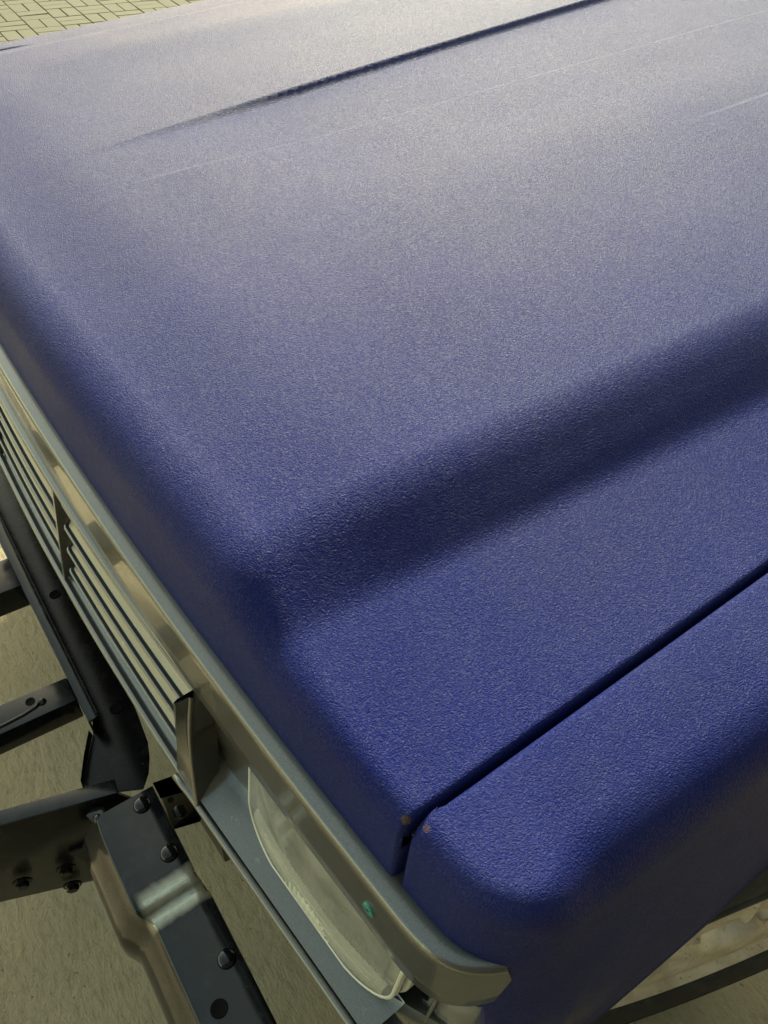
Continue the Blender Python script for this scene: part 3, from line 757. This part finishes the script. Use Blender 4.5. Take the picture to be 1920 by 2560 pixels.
# dark splash plate between crossmember and grille
out = [(-0.60, -0.066), (0.10, -0.064), (0.199, -0.063), (0.220, -0.070), (0.250, -0.088), (0.282, -0.104), (0.300, -0.100), (0.328, -0.044), (0.312, -0.030), (0.292, -0.020), (0.269, -0.013), (0.22, -0.008), (0.10, -0.001), (-0.60, 0.004)]
pl = slab_poly('splash_plate', out, 0.578, 0.003, BLACKD, car, 0.0008)
for x, y in ((-0.0385, -0.034), (0.20, -0.030)): hole(pl, x, y, 0.5786, 0.0075)
prism('plate_edge_flange', [(0.2195, -0.0705, 0.578), (0.2505, -0.0885, 0.578), (0.2825, -0.1045, 0.578), (0.2830, -0.1065, 0.55), (0.2495, -0.0895, 0.53), (0.2185, -0.0715, 0.53)], (-0.0015, -0.002, 0.012), BLACK, pl, 0.0006)

# ------------------------------------------------------------------ wheel under the near wing
def make_wheel(sgn, steer):
    wh = bpy.data.objects.new('wheel', None); C.objects.link(wh); wh.parent = car
    wh.location = (sgn * 0.880, 0.53, 0.431); wh.rotation_euler = (0, 0, -steer); wh.scale = (1.0, 1.075, 1.075)
    if sgn < 0: wh.location.x = -0.82
    # profile: (radius, axial), axis +x outwards; 0 = rim lip plane
    tp = [(0.262, -0.012), (0.264, 0.000), (0.267, 0.006), (0.276, 0.012), (0.296, 0.018), (0.320, 0.020), (0.345, 0.016), (0.362, 0.007), (0.374, -0.004), (0.3755, -0.006), (0.385, -0.014), (0.395, -0.03), (0.400, -0.06), (0.401, -0.12), (0.400, -0.18), (0.390, -0.225), (0.36, -0.245), (0.30, -0.255), (0.27, -0.235)]
    def ring(name, prof, m, seg, par, mod=None):
        P = []
        for i in range(seg):
            a = 2 * math.pi * i / seg
            P.append([(sgn * ax, r * math.cos(a), r * math.sin(a)) for r, ax in (mod(prof, a) if mod else prof)])
        return grid(name, P, m, par, cu=True, sharp=50)
    ty = ring('tyre', tp, RUBBER, 96, wh)
    # raised rim-protector ribs and tread blocks
    ring('sidewall_rib', [(0.322, 0.0192), (0.324, 0.0215), (0.329, 0.0210), (0.331, 0.0185)], RUBBER, 96, ty)
    for k in range(44):
        a = 2 * math.pi * k / 44
        bm_ = bmesh.new(); bmesh.ops.create_cube(bm_, size=1)
        me_ = bpy.data.meshes.new('tread_block')
        for v in bm_.verts: v.co = Vector((v.co.x * 0.055, v.co.y * 0.032, v.co.z * 0.020))
        bm_.to_mesh(me_); bm_.free()
        o = link('tread_block', me_, RUBBER, ty, False)
        o.location = (sgn * -0.045, 0.398 * math.cos(a), 0.398 * math.sin(a)); o.rotation_euler = (a - math.pi / 2, 0, 0)
    rp = [(0.2640, -0.004), (0.2645, 0.0015), (0.2615, 0.0035), (0.2580, 0.002), (0.2545, -0.003), (0.250, -0.008), (0.242, -0.014), (0.236, -0.05), (0.234, -0.20)]
    rim = ring('rim', rp, RIM, 96, wh)
    # dished alloy face with six broad spokes and openings
    seg = 144; P = []
    for i in range(seg):
        a = 2 * math.pi * i / seg; c = 0.5 + 0.5 * math.cos(5 * a + 0.6)
        col = []
        for r in np.linspace(0.2465, 0.03, 26):
            u = (0.2465 - r) / 0.2165
            dish = -0.010 - 0.016 * float(sm(0, .35, np.array(u))) + 0.016 * float(sm(0.45, 0.9, np.array(u)))
            pocket = -0.034 * float(sm(0.62, 0.95, np.array(c))) * float(sm(0.12, 0.32, np.array(u))) * (1 - float(sm(0.55, 0.75, np.array(u))))
            ridge = 0.010 * math.exp(-((1 - c) / 0.12) ** 2) * 0 + 0.008 * math.exp(-((c - 0.42) / 0.16) ** 2) * float(sm(0.05, 0.25, np.array(u)))
            col.append((sgn * (dish + pocket + ridge), r * math.cos(a), r * math.sin(a)))
        P.append(col)
    grid('alloy_face', P, RIM, rim, cu=True, sharp=60)
    ring('hub_cap', [(0.05, -0.03), (0.05, 0.006), (0.044, 0.012), (0.0, 0.014)], RIM, 32, rim)
    for k in range(5):
        a = (2 * math.pi * k - 0.6) / 5
        pts = []
        for q in np.linspace(0, 2 * math.pi, 19)[:-1]:
            rr_ = 0.158 + 0.026 * math.sin(q); aa = a + 0.13 * math.cos(q); pts.append((sgn * -0.0555, rr_ * math.cos(aa), rr_ * math.sin(aa)))
        prism('spoke_opening', pts, (sgn * 0.003, 0, 0), DARK, rim)
    return wh
make_wheel(1, 0.32); make_wheel(-1, 0.32)
# dark wheel-arch liners and axle side of the frame
for s in (1, -1):
    P = []
    for q in np.linspace(0.12, math.pi - 0.12, 24):
        P.append([(s * x, 0.72 - 0.49 * math.cos(q), 0.38 + 0.49 * math.sin(q)) for x in (0.50, 0.65, 0.805)])
    grid('arch_liner', P, DARK, car)
    prism('chassis_rail', [(s * 0.36, 0.28, 0.46), (s * 0.46, 0.28, 0.46), (s * 0.46, 1.7, 0.46), (s * 0.36, 1.7, 0.46)], (0, 0, 0.13), BLACKD, car, 0.003)
